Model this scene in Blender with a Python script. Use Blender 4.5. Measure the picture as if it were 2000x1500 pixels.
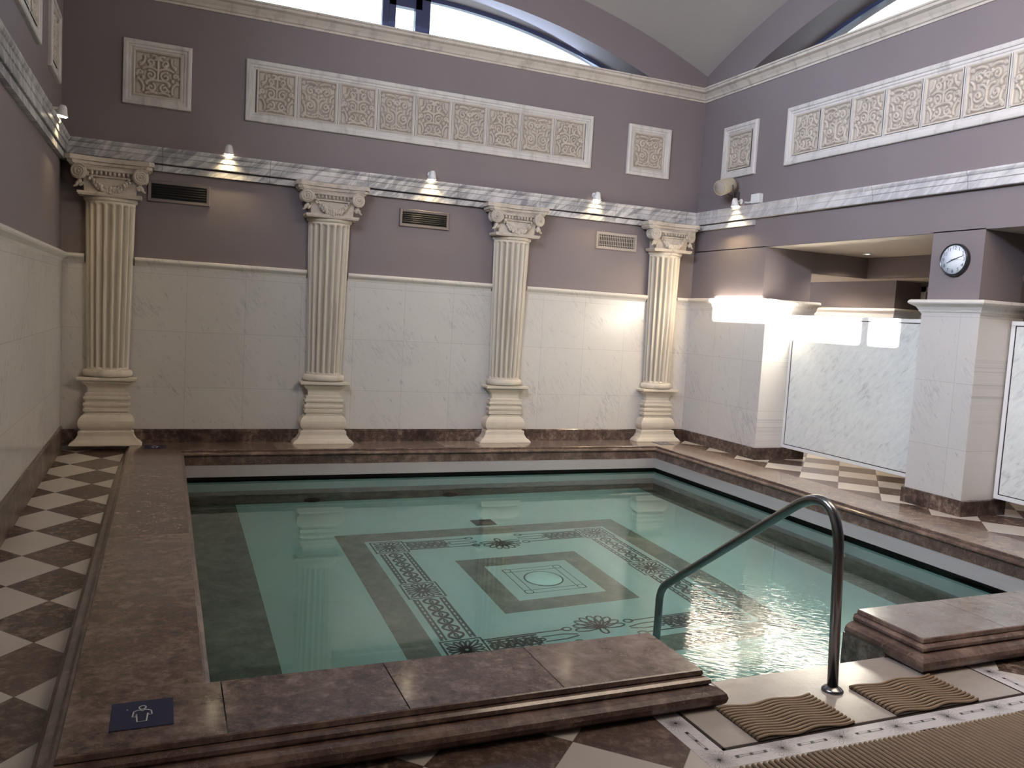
import bpy, bmesh, math, random
from mathutils import Vector, Matrix
random.seed(7)
PI=math.pi
S=bpy.context.scene
COL=S.collection
for o in list(bpy.data.objects): bpy.data.objects.remove(o)

# ---------------------------------------------------------------- camera
def cam_axes(yaw,pitch,roll):
    y,p,r=[math.radians(a) for a in (yaw,pitch,roll)]
    f=Vector((math.sin(y)*math.cos(p),math.cos(y)*math.cos(p),math.sin(p)))
    rt=Vector((math.cos(y),-math.sin(y),0)); up=rt.cross(f)
    return math.cos(r)*rt+math.sin(r)*up, -math.sin(r)*rt+math.cos(r)*up, f
cd=bpy.data.cameras.new('camera'); cam=bpy.data.objects.new('camera',cd); COL.objects.link(cam)
R_,U_,F_=cam_axes(23.0638,-4.7143,3.3472)
cam.matrix_world=Matrix(((R_.x,U_.x,-F_.x,0.9139),(R_.y,U_.y,-F_.y,-8.8045),(R_.z,U_.z,-F_.z,1.6),(0,0,0,1)))
cd.sensor_width=36; cd.lens=1605.83/2000*36; cd.clip_start=.05
S.camera=cam

# ---------------------------------------------------------------- world, sun, exposure
W=bpy.data.worlds.new('world'); S.world=W; W.use_nodes=True
bg=W.node_tree.nodes['Background']; bg.inputs[0].default_value=(.80,.92,1.0,1); bg.inputs[1].default_value=3.2
S.view_settings.view_transform='Standard'; S.view_settings.look='None'
S.view_settings.exposure=0.08; S.view_settings.gamma=1.0; S.view_settings.use_curve_mapping=False
C=S.cycles
C.max_bounces=10; C.diffuse_bounces=5; C.glossy_bounces=4; C.transmission_bounces=6
C.caustics_reflective=False; C.caustics_refractive=True
C.sample_clamp_indirect=25.0; C.blur_glossy=0.5; C.use_denoising=True
def light(kind,name,loc,power,color,size=None,size_y=None,to=None,**kw):
    l=bpy.data.lights.new(name,kind); l.energy=power; l.color=color
    if kind=='AREA':
        l.shape='RECTANGLE'; l.size=size; l.size_y=size_y
    elif size is not None and kind!='SUN': l.shadow_soft_size=size
    for k,v in kw.items(): setattr(l,k,v)
    o=bpy.data.objects.new(name,l); COL.objects.link(o); o.location=loc
    if to is not None:
        o.rotation_euler=(Vector(to)-Vector(loc)).to_track_quat('-Z','Y').to_euler()
    return o
sun=light('SUN','sun',(-6,-6,9),190,(1,.92,.78)); sun.data.angle=math.radians(.5)
sun.rotation_euler=Vector((1,.20,-.45)).to_track_quat('-Z','Y').to_euler()
# added fill lights for unseen daylight and hall light; last: back window daylight
light('AREA','fill_left',(.3,-5.2,4.7),280,(.76,.83,1),3.4,.5,to=(7.0,-3.2,3.2)).data.spread=math.radians(120)
light('AREA','fill_front',(5.3,-7.3,4.7),150,(1,.92,.84),3.0,.5,to=(5.0,0,2.9))
light('AREA','hall_fill',(5.0,-6.5,4.3),85,(1,.80,.60),3,1.2,to=(5.8,-2.2,0))  # added warm fill, no fixture hangs here
light('AREA','skylight_back',(3.53,.30,4.85),40,(.55,.68,1),4.6,.45,to=(3.6,-4,2.2))

# ---------------------------------------------------------------- node helper
class NT:
    def __init__(s,name):
        s.m=bpy.data.materials.new(name); s.m.use_nodes=True; s.t=s.m.node_tree; s.n=s.t.nodes
        s.b=s.n['Principled BSDF']; s.pos=s.n.new('ShaderNodeNewGeometry').outputs['Position']
    def L(s,a,b): s.t.links.new(a,b)
    def put(s,sock,v):
        if isinstance(v,bpy.types.NodeSocket): s.L(v,sock)
        elif isinstance(v,(tuple,list)): sock.default_value=(list(v)+[1])[:len(sock.default_value)]
        else: sock.default_value=v
    def M(s,op,a,b=0.0,c=0.0):
        n=s.n.new('ShaderNodeMath'); n.operation=op
        s.put(n.inputs[0],a); s.put(n.inputs[1],b); s.put(n.inputs[2],c); return n.outputs[0]
    def xyz(s,v=None):
        n=s.n.new('ShaderNodeSeparateXYZ'); s.put(n.inputs[0],v or s.pos); return n.outputs
    def comb(s,x,y,z):
        n=s.n.new('ShaderNodeCombineXYZ'); s.put(n.inputs[0],x); s.put(n.inputs[1],y); s.put(n.inputs[2],z); return n.outputs[0]
    def mapp(s,scale=(1,1,1),rot=(0,0,0),loc=(0,0,0),v=None):
        if tuple(rot)!=(0,0,0):
            m0=s.n.new('ShaderNodeMapping'); s.put(m0.inputs[0],v or s.pos); m0.inputs['Rotation'].default_value=rot
            v=m0.outputs[0]; rot=(0,0,0)
        n=s.n.new('ShaderNodeMapping'); s.put(n.inputs[0],v or s.pos)
        n.inputs['Scale'].default_value=scale; n.inputs['Rotation'].default_value=rot; n.inputs['Location'].default_value=loc
        return n.outputs[0]
    def noise(s,v,scale,detail=4,rough=.55,dist=0):
        n=s.n.new('ShaderNodeTexNoise'); s.put(n.inputs['Vector'],v); n.inputs['Scale'].default_value=scale
        n.inputs['Detail'].default_value=detail; n.inputs['Roughness'].default_value=rough; n.inputs['Distortion'].default_value=dist
        return n.outputs['Fac']
    def ramp(s,f,stops):
        n=s.n.new('ShaderNodeValToRGB'); s.put(n.inputs[0],f); e=n.color_ramp.elements
        while len(e)<len(stops): e.new(.5)
        for k,(p,c) in enumerate(stops):
            e[k].position=p; e[k].color=(tuple(c)+(1,))[:4] if isinstance(c,(tuple,list)) else (c,c,c,1)
        return n.outputs[0]
    def mix(s,f,a,b,mode='MIX'):
        n=s.n.new('ShaderNodeMix'); n.data_type='RGBA'; n.blend_type=mode
        s.put(n.inputs[0],f); s.put(n.inputs[6],a); s.put(n.inputs[7],b); return n.outputs[2]
    def white(s,v):
        n=s.n.new('ShaderNodeTexWhiteNoise'); n.noise_dimensions='3D'; s.put(n.inputs['Vector'],v); return n.outputs['Value']
    def bump(s,h,strength=.3,dist=.01):
        n=s.n.new('ShaderNodeBump'); n.inputs['Strength'].default_value=strength; n.inputs['Distance'].default_value=dist
        s.put(n.inputs['Height'],h); s.L(n.outputs[0],s.b.inputs['Normal'])
    def fin(s,col,rough=.5,metal=0,spec=.5,coat=0):
        s.put(s.b.inputs['Base Color'],col); s.put(s.b.inputs['Roughness'],rough); s.b.inputs['Metallic'].default_value=metal
        s.b.inputs['Specular IOR Level'].default_value=spec; s.b.inputs['Coat Weight'].default_value=coat
        return s.m
def plain(name,col,rough=.5,metal=0,var=.06,sc=3,spec=.5):
    t=NT(name); n=t.noise(t.pos,sc,3)
    c=t.mix(n,tuple(x*(1-var) for x in col),tuple(min(1,x*(1+var)) for x in col))
    return t.fin(c,rough,metal,spec)
def emit(name,col,st):
    t=NT(name); t.b.inputs['Emission Color'].default_value=(*col,1); t.b.inputs['Emission Strength'].default_value=st
    return t.fin(col,.4)

def white_color(t,u,v,size=.555,base=(.605,.575,.545),seed=0.0,joints=True,veins=1.0):
    """veined white marble in tiles; u,v are sockets along the wall"""
    vec=t.comb(u,v,seed)
    big=t.noise(t.mapp((1.0,2.6,1),(0,0,.75),v=vec),1.5,3,.6,.6)
    vn=t.noise(t.mapp((1.2,7,1),(0,0,1.0),v=vec),2.2,4,.6,.9)
    line=t.M('ABSOLUTE',t.M('SUBTRACT',vn,.5)); line=t.M('SMOOTH_MIN',t.M('MULTIPLY',line,26),1,.1)
    msk=t.ramp(t.noise(vec,2.1,2),[(.50,0),(.66,1)])
    blob=t.ramp(t.noise(t.mapp((9,26,1),(0,0,1.05),v=vec),1.0,3,.6),[(.62,0),(.72,1)])
    col=t.mix(t.M('MULTIPLY',big,.55),base,tuple(b*.86 for b in base))
    col=t.mix(t.M('MULTIPLY',t.M('MULTIPLY',t.M('SUBTRACT',1,line),msk),.6*veins),col,(.34,.335,.35))
    col=t.mix(t.M('MULTIPLY',blob,.55*veins),col,(.30,.28,.30))
    if joints:
        fu=t.M('DIVIDE',u,size); fv=t.M('DIVIDE',t.M('SUBTRACT',v,.145),size)
        rnd=t.white(t.comb(t.M('FLOOR',fu),t.M('FLOOR',fv),seed))
        col=t.mix(t.M('MULTIPLY',rnd,.24),col,(.50,.47,.47))
        ju=t.M('PINGPONG',fu,.5); jv=t.M('PINGPONG',fv,.5)
        j=t.M('LESS_THAN',t.M('MINIMUM',ju,jv),.0045)
        col=t.mix(t.M('MULTIPLY',j,.32),col,(.22,.20,.19))
    return col
def m_white(name,axis,joints=True,base=(.605,.575,.545),rough=.22,veins=1.0,seed=0.0):
    t=NT(name); o=t.xyz(); u=o[0] if axis=='x' else (o[1] if axis=='xy' else t.M('MULTIPLY',o[1],-1))
    v=o[2] if axis!='xy' else o[0]
    col=white_color(t,u,v,base=base,joints=joints,veins=veins,seed=seed)
    return t.fin(col,rough,spec=.55)
def brown_color(t,vec,dark=(.032,.021,.016),mid=(.105,.071,.056),light=(.30,.215,.17),bias=0.0,sc=1.0):
    d=t.noise(vec,9*sc,6,.68,.25); e=t.noise(vec,2.2*sc,4,.6,.2)
    f=t.M('ADD',t.M('MULTIPLY',d,.62),t.M('MULTIPLY',e,.38))
    c=t.ramp(f,[(.36-bias,dark),(.50-bias,mid),(.66-bias,light)])
    v=t.noise(t.mapp((1,2.2,1.5),(0,0,.6),v=vec),5*sc,3,.6,1.6)
    ln=t.M('LESS_THAN',t.M('ABSOLUTE',t.M('SUBTRACT',v,.5)),.006)
    return t.mix(t.M('MULTIPLY',ln,.35),c,(.45,.33,.27))
def m_brown(name,dark=(.032,.021,.016),mid=(.105,.071,.056),light=(.30,.215,.17),bias=0.0,sc=1.0,rough=.2,off=0.0,block=None,spec=.5,coat=.4):
    t=NT(name); v=t.mapp(loc=(off,off*.7,0))
    c=brown_color(t,v,dark,mid,light,bias,sc)
    if block:
        o=t.xyz(); r=t.white(t.comb(t.M('FLOOR',t.M('DIVIDE',o[0],block)),t.M('FLOOR',t.M('DIVIDE',o[1],block)),3.3))
        c=t.mix(t.M('MULTIPLY',r,.55),c,(.055,.032,.028),'MULTIPLY')
        c=t.mix(t.M('MULTIPLY',t.M('POWER',r,3),.0),c,c)
    t.b.inputs['Coat Roughness'].default_value=.10; t.b.inputs['Coat IOR'].default_value=1.6
    return t.fin(c,rough+.1,spec=spec,coat=coat)
def m_checker(name,x0,y0,dx,dy,flip=0,rough=.25):
    t=NT(name); o=t.xyz()
    a=t.M('DIVIDE',t.M('SUBTRACT',o[0],x0),dx); b=t.M('DIVIDE',t.M('SUBTRACT',o[1],y0),dy)
    p=t.M('ADD',a,b); q=t.M('SUBTRACT',a,b)
    fp=t.M('FLOOR',p); fq=t.M('FLOOR',q)
    k=t.M('PINGPONG',t.M('ADD',t.M('ADD',fp,fq),flip),1)
    k=t.M('GREATER_THAN',k,.5)
    r=t.white(t.comb(fp,fq,1.7))
    vec=t.comb(t.M('ADD',o[0],t.M('MULTIPLY',r,7)),t.M('ADD',o[1],t.M('MULTIPLY',r,3)),0)
    br=brown_color(t,vec,(.020,.013,.010),(.080,.054,.042),(.34,.25,.20),-.0,2.0)
    br=t.mix(t.M('MULTIPLY',r,.5),br,(.16,.10,.085))
    wh=t.mix(t.noise(vec,2.5,3),(.50,.45,.40),(.62,.57,.52))
    col=t.mix(k,br,wh)
    j=t.M('LESS_THAN',t.M('MINIMUM',t.M('PINGPONG',p,.5),t.M('PINGPONG',q,.5)),.006)
    col=t.mix(t.M('MULTIPLY',j,.6),col,(.06,.045,.04))
    return t.fin(col,rough)
def m_streak(name,base=(.62,.60,.60),dark=(.16,.165,.19),amount=.8,axis='x',sc=1.0):
    t=NT(name); o=t.xyz(); u=o[0] if axis=='x' else t.M('MULTIPLY',o[1],-1)
    vec=t.comb(u,o[2],0)
    n=t.noise(t.mapp((2.4*sc,9*sc,1),(0,0,-.75),v=vec),1.5,5,.62,.8)
    n2=t.noise(vec,1.1*sc,3)
    f=t.M('ADD',t.M('MULTIPLY',n,.75),t.M('MULTIPLY',n2,.25))
    c=t.ramp(f,[(.38,base),(.48,tuple(b*.70 for b in base)),(.57,dark)])
    c=t.mix(1-amount,c,base)
    j=t.M('LESS_THAN',t.M('PINGPONG',t.M('DIVIDE',t.M('ADD',u,.14),1.0),.5),.004)
    c=t.mix(t.M('MULTIPLY',j,.6),c,(.12,.11,.11))
    return t.fin(c,.35)
def crevice(m,dark,amt,lo=.47,hi=.505):  # grime plus crease shade put into the base colour
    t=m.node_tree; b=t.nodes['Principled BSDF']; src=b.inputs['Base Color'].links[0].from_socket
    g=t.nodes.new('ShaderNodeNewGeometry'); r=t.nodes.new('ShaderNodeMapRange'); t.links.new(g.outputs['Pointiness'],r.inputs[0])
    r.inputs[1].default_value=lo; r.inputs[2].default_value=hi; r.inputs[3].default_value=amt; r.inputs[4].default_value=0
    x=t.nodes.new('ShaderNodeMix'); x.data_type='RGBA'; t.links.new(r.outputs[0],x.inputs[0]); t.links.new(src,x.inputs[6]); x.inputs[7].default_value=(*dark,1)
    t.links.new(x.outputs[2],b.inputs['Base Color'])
def m_stone(name,a=(.56,.50,.42),b=(.40,.35,.29),stain=(.17,.15,.14),rough=.6,axis=None,st=.5,vert=True):
    t=NT(name); n=t.noise(t.pos,3.5,5,.6)
    c=t.mix(n,a,b)
    s=t.noise(t.mapp((7,7,.9 if vert else 7)),1.2,5,.65,.4)
    c=t.mix(t.M('MULTIPLY',t.ramp(s,[(.5,0),(.72,1)]),st),c,stain)
    t.bump(t.noise(t.pos,60,4),.12,.004)
    return t.fin(c,rough)

M={}
def m_paint():
    t=NT('taupe_wall_paint'); n=t.noise(t.mapp((1,1,.6)),1.3,4,.6)
    c=t.mix(n,(.186,.154,.160),(.220,.187,.194))
    d=t.ramp(t.noise(t.mapp((3,3,1)),1.5,4),[(.60,0),(.8,1)])
    c=t.mix(t.M('MULTIPLY',d,.15),c,(.24,.21,.21))
    t.bump(t.noise(t.pos,45,3),.08,.003)
    return t.fin(c,.55,spec=.3)
M['paint']=m_paint()
M['ceiling']=plain('ceiling_plaster',(.37,.345,.325),.8,var=.05,sc=2)
M['soffit']=plain('recess_plaster',(.42,.37,.33),.7,var=.04)
M['tile_x']=m_white('white_marble_tiles_back','x')
M['tile_y']=m_white('white_marble_tiles_side','y',seed=4.0)
M['cap_x']=m_white('white_marble_cap','x',joints=False,base=(.66,.62,.58),rough=.3)
M['panel']=m_white('gray_flecked_marble_panel','y',joints=False,base=(.70,.71,.69),rough=.06,veins=.0,seed=9)
def m_panel():
    t=NT('partition_marble'); o=t.xyz(); vec=t.comb(t.M('MULTIPLY',o[1],-1),o[2],0)
    f=t.noise(t.mapp((5,15,1),(0,0,-.8),v=vec),1.7,6,.70,.6); g=t.noise(vec,1.6,3)
    h=t.M('ADD',t.M('MULTIPLY',f,.7),t.M('MULTIPLY',g,.3))
    c=t.ramp(h,[(.40,(.74,.75,.72)),(.55,(.66,.67,.65)),(.68,(.42,.43,.42))])
    return t.fin(c,.07,spec=.6)
M['panel']=m_panel()
M['panel_frame']=plain('white_coated_frame',(.72,.72,.71),.3,var=.02)
M['black']=plain('black_inlay',(.012,.012,.013),.5)
M['slot']=plain('overflow_slot_dark',(.010,.009,.008),.8)
M['base']=m_brown('brown_marble_skirting',dark=(.022,.013,.010),mid=(.095,.060,.048),light=(.34,.25,.20),bias=-.0,rough=.22,block=.42,sc=2.2,coat=.15)
M['coping1']=m_brown('polished_brown_marble',(.070,.046,.038),(.155,.110,.090),(.27,.20,.17),.02,1.7,.15)
M['coping2']=m_brown('polished_brown_marble_reddish',(.050,.031,.026),(.145,.098,.080),(.30,.215,.18),.0,2.2,.15,off=5)
M['coping3']=m_brown('polished_brown_marble_dark',(.045,.028,.023),(.135,.092,.075),(.32,.235,.20),-.01,2.6,.15,off=11)
M['coping4']=m_brown('polished_brown_marble_lit',(.15,.105,.08),(.25,.19,.15),(.36,.29,.235),.02,1.4,.14,off=3)  # lighter copy of the brown marble: reflected wall light put into the colour
M['coping5']=m_brown('polished_gray_brown_marble',(.115,.090,.076),(.175,.145,.125),(.24,.205,.18),.02,.8,.14,off=8)
M['lip']=m_brown('brown_marble_moulding',(.05,.030,.024),(.120,.074,.058),(.30,.20,.155),.0,1.2,.18,off=2)
M['floor_left']=m_checker('checker_marble_floor_left',.405,.04,.46,.528,1)
M['floor_front']=m_checker('checker_marble_floor_front',2.38,-6.155,.59,.59,0)
M['floor_right']=m_checker('checker_marble_deck_right',7.62,-1.63,.52,.52,0)
M['threshold']=m_stone('honed_beige_marble',(.42,.365,.32),(.35,.30,.265),(.22,.18,.16),.22,st=.3,vert=False)
M['threshold'].node_tree.nodes['Principled BSDF'].inputs['Roughness'].default_value=.2
M['border']=m_white('white_border_tile','xy',joints=False,base=(.62,.58,.57),rough=.25)
M['band_x']=m_streak('gray_streaked_marble_band',axis='x')
M['band_y']=m_streak('gray_streaked_marble_band_side',axis='y',amount=.45)
M['band_yl']=m_streak('gray_streaked_marble_band_left',axis='y',amount=.8)
M['cornice']=m_stone('weathered_cream_cornice',(.60,.545,.48),(.46,.41,.36),(.20,.18,.15),.5,st=.6)
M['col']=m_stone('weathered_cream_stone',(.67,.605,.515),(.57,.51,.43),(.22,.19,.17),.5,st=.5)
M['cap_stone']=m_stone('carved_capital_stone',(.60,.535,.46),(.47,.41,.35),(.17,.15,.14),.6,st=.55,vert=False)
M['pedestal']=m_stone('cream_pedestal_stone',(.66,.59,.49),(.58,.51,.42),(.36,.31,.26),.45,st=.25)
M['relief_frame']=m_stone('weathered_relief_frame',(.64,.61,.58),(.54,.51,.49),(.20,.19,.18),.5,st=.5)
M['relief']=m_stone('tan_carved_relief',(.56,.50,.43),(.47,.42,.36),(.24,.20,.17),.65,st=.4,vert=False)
M['vent']=plain('painted_vent_frame',(.16,.135,.13),.5)
M['vent_light']=plain('pale_vent_fins',(.36,.31,.28),.5)
M['dark']=plain('dark_void',(.008,.008,.009),.9)
M['lampwhite']=plain('white_lamp_enamel',(.70,.70,.70),.35)
M['bulb']=emit('lit_lamp_lens',(1,.88,.62),22)
M['bulb_small']=emit('lit_downlight_lens',(1,.92,.78),14)
M['speaker']=plain('beige_speaker_shell',(.46,.41,.31),.5)
M['bracket']=plain('dark_gray_bracket',(.06,.05,.055),.5)
M['mat']=plain('tan_rubber_mat',(.25,.168,.104),.55,var=.15,sc=20)
M['mat_base']=plain('brown_mat_backing',(.022,.012,.008),.8)
M['winframe']=plain('blue_gray_window_frame',(.035,.045,.10),.4)
M['clock_case']=plain('black_clock_case',(.02,.022,.027),.3)
M['clock_face']=plain('white_clock_dial',(.72,.76,.82),.3,var=.01)
M['ink']=plain('dark_gray_clock_marks',(.06,.065,.075),.5)
M['sign']=plain('blue_sign_plate',(.018,.026,.075),.25)
M['sign_line']=plain('white_sign_outline',(.62,.60,.55),.5)
M['ornament']=m_brown('dark_mosaic_line',(.004,.004,.004),(.008,.007,.007),(.02,.016,.014),0,4,.4)
M['ornament_fill']=m_brown('brown_mosaic_fill',(.05,.03,.025),(.10,.06,.05),(.2,.13,.11),0,4,.4)
M['pool_brown']=m_brown('brown_marble_pool_inlay',(.09,.065,.05),(.17,.125,.10),(.29,.22,.175),.02,.9,.4,coat=0)
M['pool_white']=m_white('white_pool_marble','xy',joints=False,base=(.62,.61,.60),rough=.4,veins=.25)
M['pool_wall']=m_white('white_pool_wall_marble','x',joints=False,base=(.44,.40,.385),rough=.3,veins=.9)
M['medallion']=m_stone('pale_round_medallion',(.95,.95,.93),(.84,.84,.82),(.5,.5,.5),.4,st=.3,vert=False)
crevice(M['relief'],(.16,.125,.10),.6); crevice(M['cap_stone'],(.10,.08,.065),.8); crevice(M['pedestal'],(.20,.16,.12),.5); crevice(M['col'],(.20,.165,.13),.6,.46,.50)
def m_steel():
    t=NT('brushed_stainless_steel'); n=t.noise(t.mapp((40,40,2)),2,3)
    return t.fin(t.mix(n,(.20,.195,.20),(.28,.275,.28)),.25,1.0)
M['steel']=m_steel()
def m_water():
    t=NT('clear_teal_water'); m=t.m; n=t.n; n.remove(t.b)
    out=[x for x in n if x.type=='OUTPUT_MATERIAL'][0]
    o=t.xyz()
    dx=t.M('SUBTRACT',o[0],4.35); dy=t.M('SUBTRACT',o[1],-4.9)
    r=t.M('SQRT',t.M('ADD',t.M('MULTIPLY',dx,dx),t.M('MULTIPLY',dy,dy)))
    act=t.ramp(t.M('DIVIDE',r,3.0),[(.20,1),(.62,.03)])
    w1=t.noise(t.mapp((11,42,1),(0,0,.7)),1.0,2,.6,.3); w2=t.noise(t.mapp((1.6,2.2,1)),1.0,2)
    h=t.M('ADD',t.M('MULTIPLY',w1,act),t.M('MULTIPLY',w2,.15))
    b=n.new('ShaderNodeBump'); b.inputs['Strength'].default_value=1.0; b.inputs['Distance'].default_value=.0017
    t.L(h,b.inputs['Height'])
    fr=n.new('ShaderNodeFresnel'); fr.inputs['IOR'].default_value=1.33; t.L(b.outputs[0],fr.inputs['Normal'])
    rf=n.new('ShaderNodeBsdfRefraction'); rf.inputs['IOR'].default_value=1.33; rf.inputs['Roughness'].default_value=0
    rf.inputs['Color'].default_value=(.68,1,.965,1)
    gl=n.new('ShaderNodeBsdfGlossy'); gl.inputs['Roughness'].default_value=.01; gl.inputs['Color'].default_value=(1,1,1,1)
    t.L(b.outputs[0],gl.inputs['Normal'])
    b2=n.new('ShaderNodeBump'); b2.inputs['Strength'].default_value=.05; b2.inputs['Distance'].default_value=.01
    t.L(w2,b2.inputs['Height']); t.L(b2.outputs[0],rf.inputs['Normal'])
    mx=n.new('ShaderNodeMixShader'); t.L(fr.outputs[0],mx.inputs[0]); t.L(rf.outputs[0],mx.inputs[1]); t.L(gl.outputs[0],mx.inputs[2])
    t.L(mx.outputs[0],out.inputs['Surface']); return m
M['water']=m_water()
def m_glass():
    t=NT('window_glass'); m=t.m; n=t.n; n.remove(t.b)
    out=[x for x in n if x.type=='OUTPUT_MATERIAL'][0]
    tr=n.new('ShaderNodeBsdfTransparent'); tr.inputs[0].default_value=(.95,1,1,1)
    gl=n.new('ShaderNodeBsdfGlossy'); gl.inputs['Roughness'].default_value=.05
    fr=n.new('ShaderNodeFresnel'); fr.inputs['IOR'].default_value=1.3
    mx=n.new('ShaderNodeMixShader'); t.L(fr.outputs[0],mx.inputs[0]); t.L(tr.outputs[0],mx.inputs[1]); t.L(gl.outputs[0],mx.inputs[2])
    t.L(mx.outputs[0],out.inputs['Surface']); return m
M['glass']=m_glass()

# ---------------------------------------------------------------- mesh helpers
def obj(name,bm,mat,parent=None,smooth=False,loc=(0,0,0),rot=(0,0,0),bevel=0):
    me=bpy.data.meshes.new(name)
    bmesh.ops.recalc_face_normals(bm,faces=bm.faces)
    if smooth:
        for f in bm.faces: f.smooth=True
    bm.to_mesh(me); bm.free()
    for m in (mat if isinstance(mat,(list,tuple)) else [mat]): me.materials.append(M[m])
    o=bpy.data.objects.new(name,me); COL.objects.link(o); o.location=loc; o.rotation_euler=rot
    if parent: o.parent=parent
    if smooth=='auto' or (smooth and smooth is not True): pass
    if bevel:
        b=o.modifiers.new('bevel','BEVEL'); b.width=bevel; b.segments=2; b.limit_method='ANGLE'
    return o
def struct(name,bm,mat,smooth=False,bevel=0):
    o=obj(name,bm,mat,None,smooth,bevel=bevel); o['kind']='structure'; return o
def tag(o,label,cat,group=None,kind=None):
    o['label']=label; o['category']=cat
    if group: o['group']=group
    if kind: o['kind']=kind
    return o
def thing(name,loc,label,cat,group=None,rot=(0,0,0)):
    o=bpy.data.objects.new(name,None); COL.objects.link(o); o.location=loc; o.rotation_euler=rot
    o.empty_display_size=.1
    return tag(o,label,cat,group)
def copy_tree(o,parent=None):
    c=o.copy(); COL.objects.link(c); c.parent=parent
    for ch in list(o.children): copy_tree(ch,c)
    return c
def box(bm,x0,x1,y0,y1,z0,z1,mi=0,tw=None):
    x0,x1=min(x0,x1),max(x0,x1); y0,y1=min(y0,y1),max(y0,y1); z0,z1=min(z0,z1),max(z0,z1)
    v=[bm.verts.new(p) for p in [(x0,y0,z0),(x1,y0,z0),(x1,y1,z0),(x0,y1,z0),(x0,y0,z1),(x1,y0,z1),(x1,y1,z1),(x0,y1,z1)]]
    for q in [(0,3,2,1),(4,5,6,7),(0,1,5,4),(1,2,6,5),(2,3,7,6),(3,0,4,7)]:
        f=bm.faces.new([v[i] for i in q]); f.material_index=mi
def quad(bm,pts,mi=0):
    f=bm.faces.new([bm.verts.new(p) for p in pts]); f.material_index=mi; return f
def sweep(bm,path,prof,side=1,closed=False,mi=0,caps=True):
    """prof: (offset,z) rings; offset is measured to the right (side=1) or left (-1) of the path"""
    n=len(path); P=[Vector(p[:2]) for p in path]; rings=[]
    for i in range(n):
        ds=[]
        if i>0 or closed: ds.append((P[i]-P[i-1]).normalized())
        if i<n-1 or closed: ds.append((P[(i+1)%n]-P[i]).normalized())
        ns=[Vector((d.y,-d.x))*side for d in ds]
        nn=sum(ns,Vector((0,0))); nn.normalize(); k=1/max(.2,nn.dot(ns[0]))
        zb=path[i][2] if len(path[i])>2 else 0
        rings.append([bm.verts.new((P[i].x+nn.x*k*o,P[i].y+nn.y*k*o,z+zb)) for o,z in prof])
    m=len(prof)
    for i in range(n if closed else n-1):
        a,b=rings[i],rings[(i+1)%n]
        for j in range(m-1):
            f=bm.faces.new((a[j],b[j],b[j+1],a[j+1])); f.material_index=mi
    if caps and not closed:
        for r in (rings[0],rings[-1]):
            try: bm.faces.new(r).material_index=mi
            except Exception: pass
def tube(bm,pts,r,seg=10,closed=False,flat=1.0,cap=True,mi=0,rr=None):
    """round tube along 3-D points"""
    P=[Vector(p) for p in pts]; n=len(P); rings=[]; up=Vector((0,0,1))
    prev=None
    for i in range(n):
        a=P[i-1] if (i>0 or closed) else P[i]; b=P[(i+1)%n] if (i<n-1 or closed) else P[i]
        t=(b-a).normalized()
        if prev is None:
            s=t.cross(up)
            if s.length<1e-3: s=t.cross(Vector((1,0,0)))
            s.normalize()
        else:
            s=(prev-t*prev.dot(t)).normalized()
        prev=s; q=t.cross(s); rad=rr[i] if rr else r
        rings.append([bm.verts.new(P[i]+(s*math.cos(k*2*PI/seg)+q*math.sin(k*2*PI/seg)*flat)*rad) for k in range(seg)])
    for i in range(n if closed else n-1):
        a,b=rings[i],rings[(i+1)%n]
        for k in range(seg):
            f=bm.faces.new((a[k],a[(k+1)%seg],b[(k+1)%seg],b[k])); f.material_index=mi; f.smooth=True
    if cap and not closed:
        for r_ in (rings[0],rings[-1]): bm.faces.new(r_).material_index=mi
def lathe(bm,prof,seg=24,mat=None,mi=0,a0=0,a1=2*PI):
    """prof (r,z) around z, transformed by mat"""
    mat=mat or Matrix.Identity(4); rings=[]; full=abs(a1-a0-2*PI)<1e-6
    ns=seg if full else seg+1
    for r,z in prof:
        rings.append([bm.verts.new(mat@Vector((r*math.cos(a0+(a1-a0)*k/seg),r*math.sin(a0+(a1-a0)*k/seg),z))) for k in range(ns)])
    for a,b in zip(rings,rings[1:]):
        for k in range(seg):
            k2=(k+1)%ns
            f=bm.faces.new((a[k],a[k2],b[k2],b[k])); f.material_index=mi; f.smooth=True
    if full:
        for r_ in (rings[0],rings[-1]):
            bm.faces.new(r_).material_index=mi
def ell(bm,c,r,seg=8,rot=None,mi=0):
    m=Matrix.Translation(c)@(rot or Matrix.Identity(4))@Matrix.Diagonal((*r,1))
    res=bmesh.ops.create_uvsphere(bm,u_segments=seg,v_segments=max(5,seg//2+2),radius=1,matrix=m)
    fs={f for v in res['verts'] for f in v.link_faces}
    for f in fs: f.smooth=True; f.material_index=mi
def ribbon(bm,pts,w,z,mi=0,closed=False):
    """flat strip of width w along 2-D points, lying at height z, 1 mm thick look"""
    P=[Vector(p) for p in pts]; n=len(P); L=[];R=[]
    for i in range(n):
        a=P[i-1] if (i>0 or closed) else P[i]; b=P[(i+1)%n] if (i<n-1 or closed) else P[i]
        d=(b-a); 
        if d.length<1e-6: d=Vector((1,0))
        d.normalize(); nn=Vector((-d.y,d.x))*w/2
        L.append(bm.verts.new((P[i].x+nn.x,P[i].y+nn.y,z))); R.append(bm.verts.new((P[i].x-nn.x,P[i].y-nn.y,z)))
    for i in range(n if closed else n-1):
        j=(i+1)%n
        f=bm.faces.new((L[i],L[j],R[j],R[i])); f.material_index=mi

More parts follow.
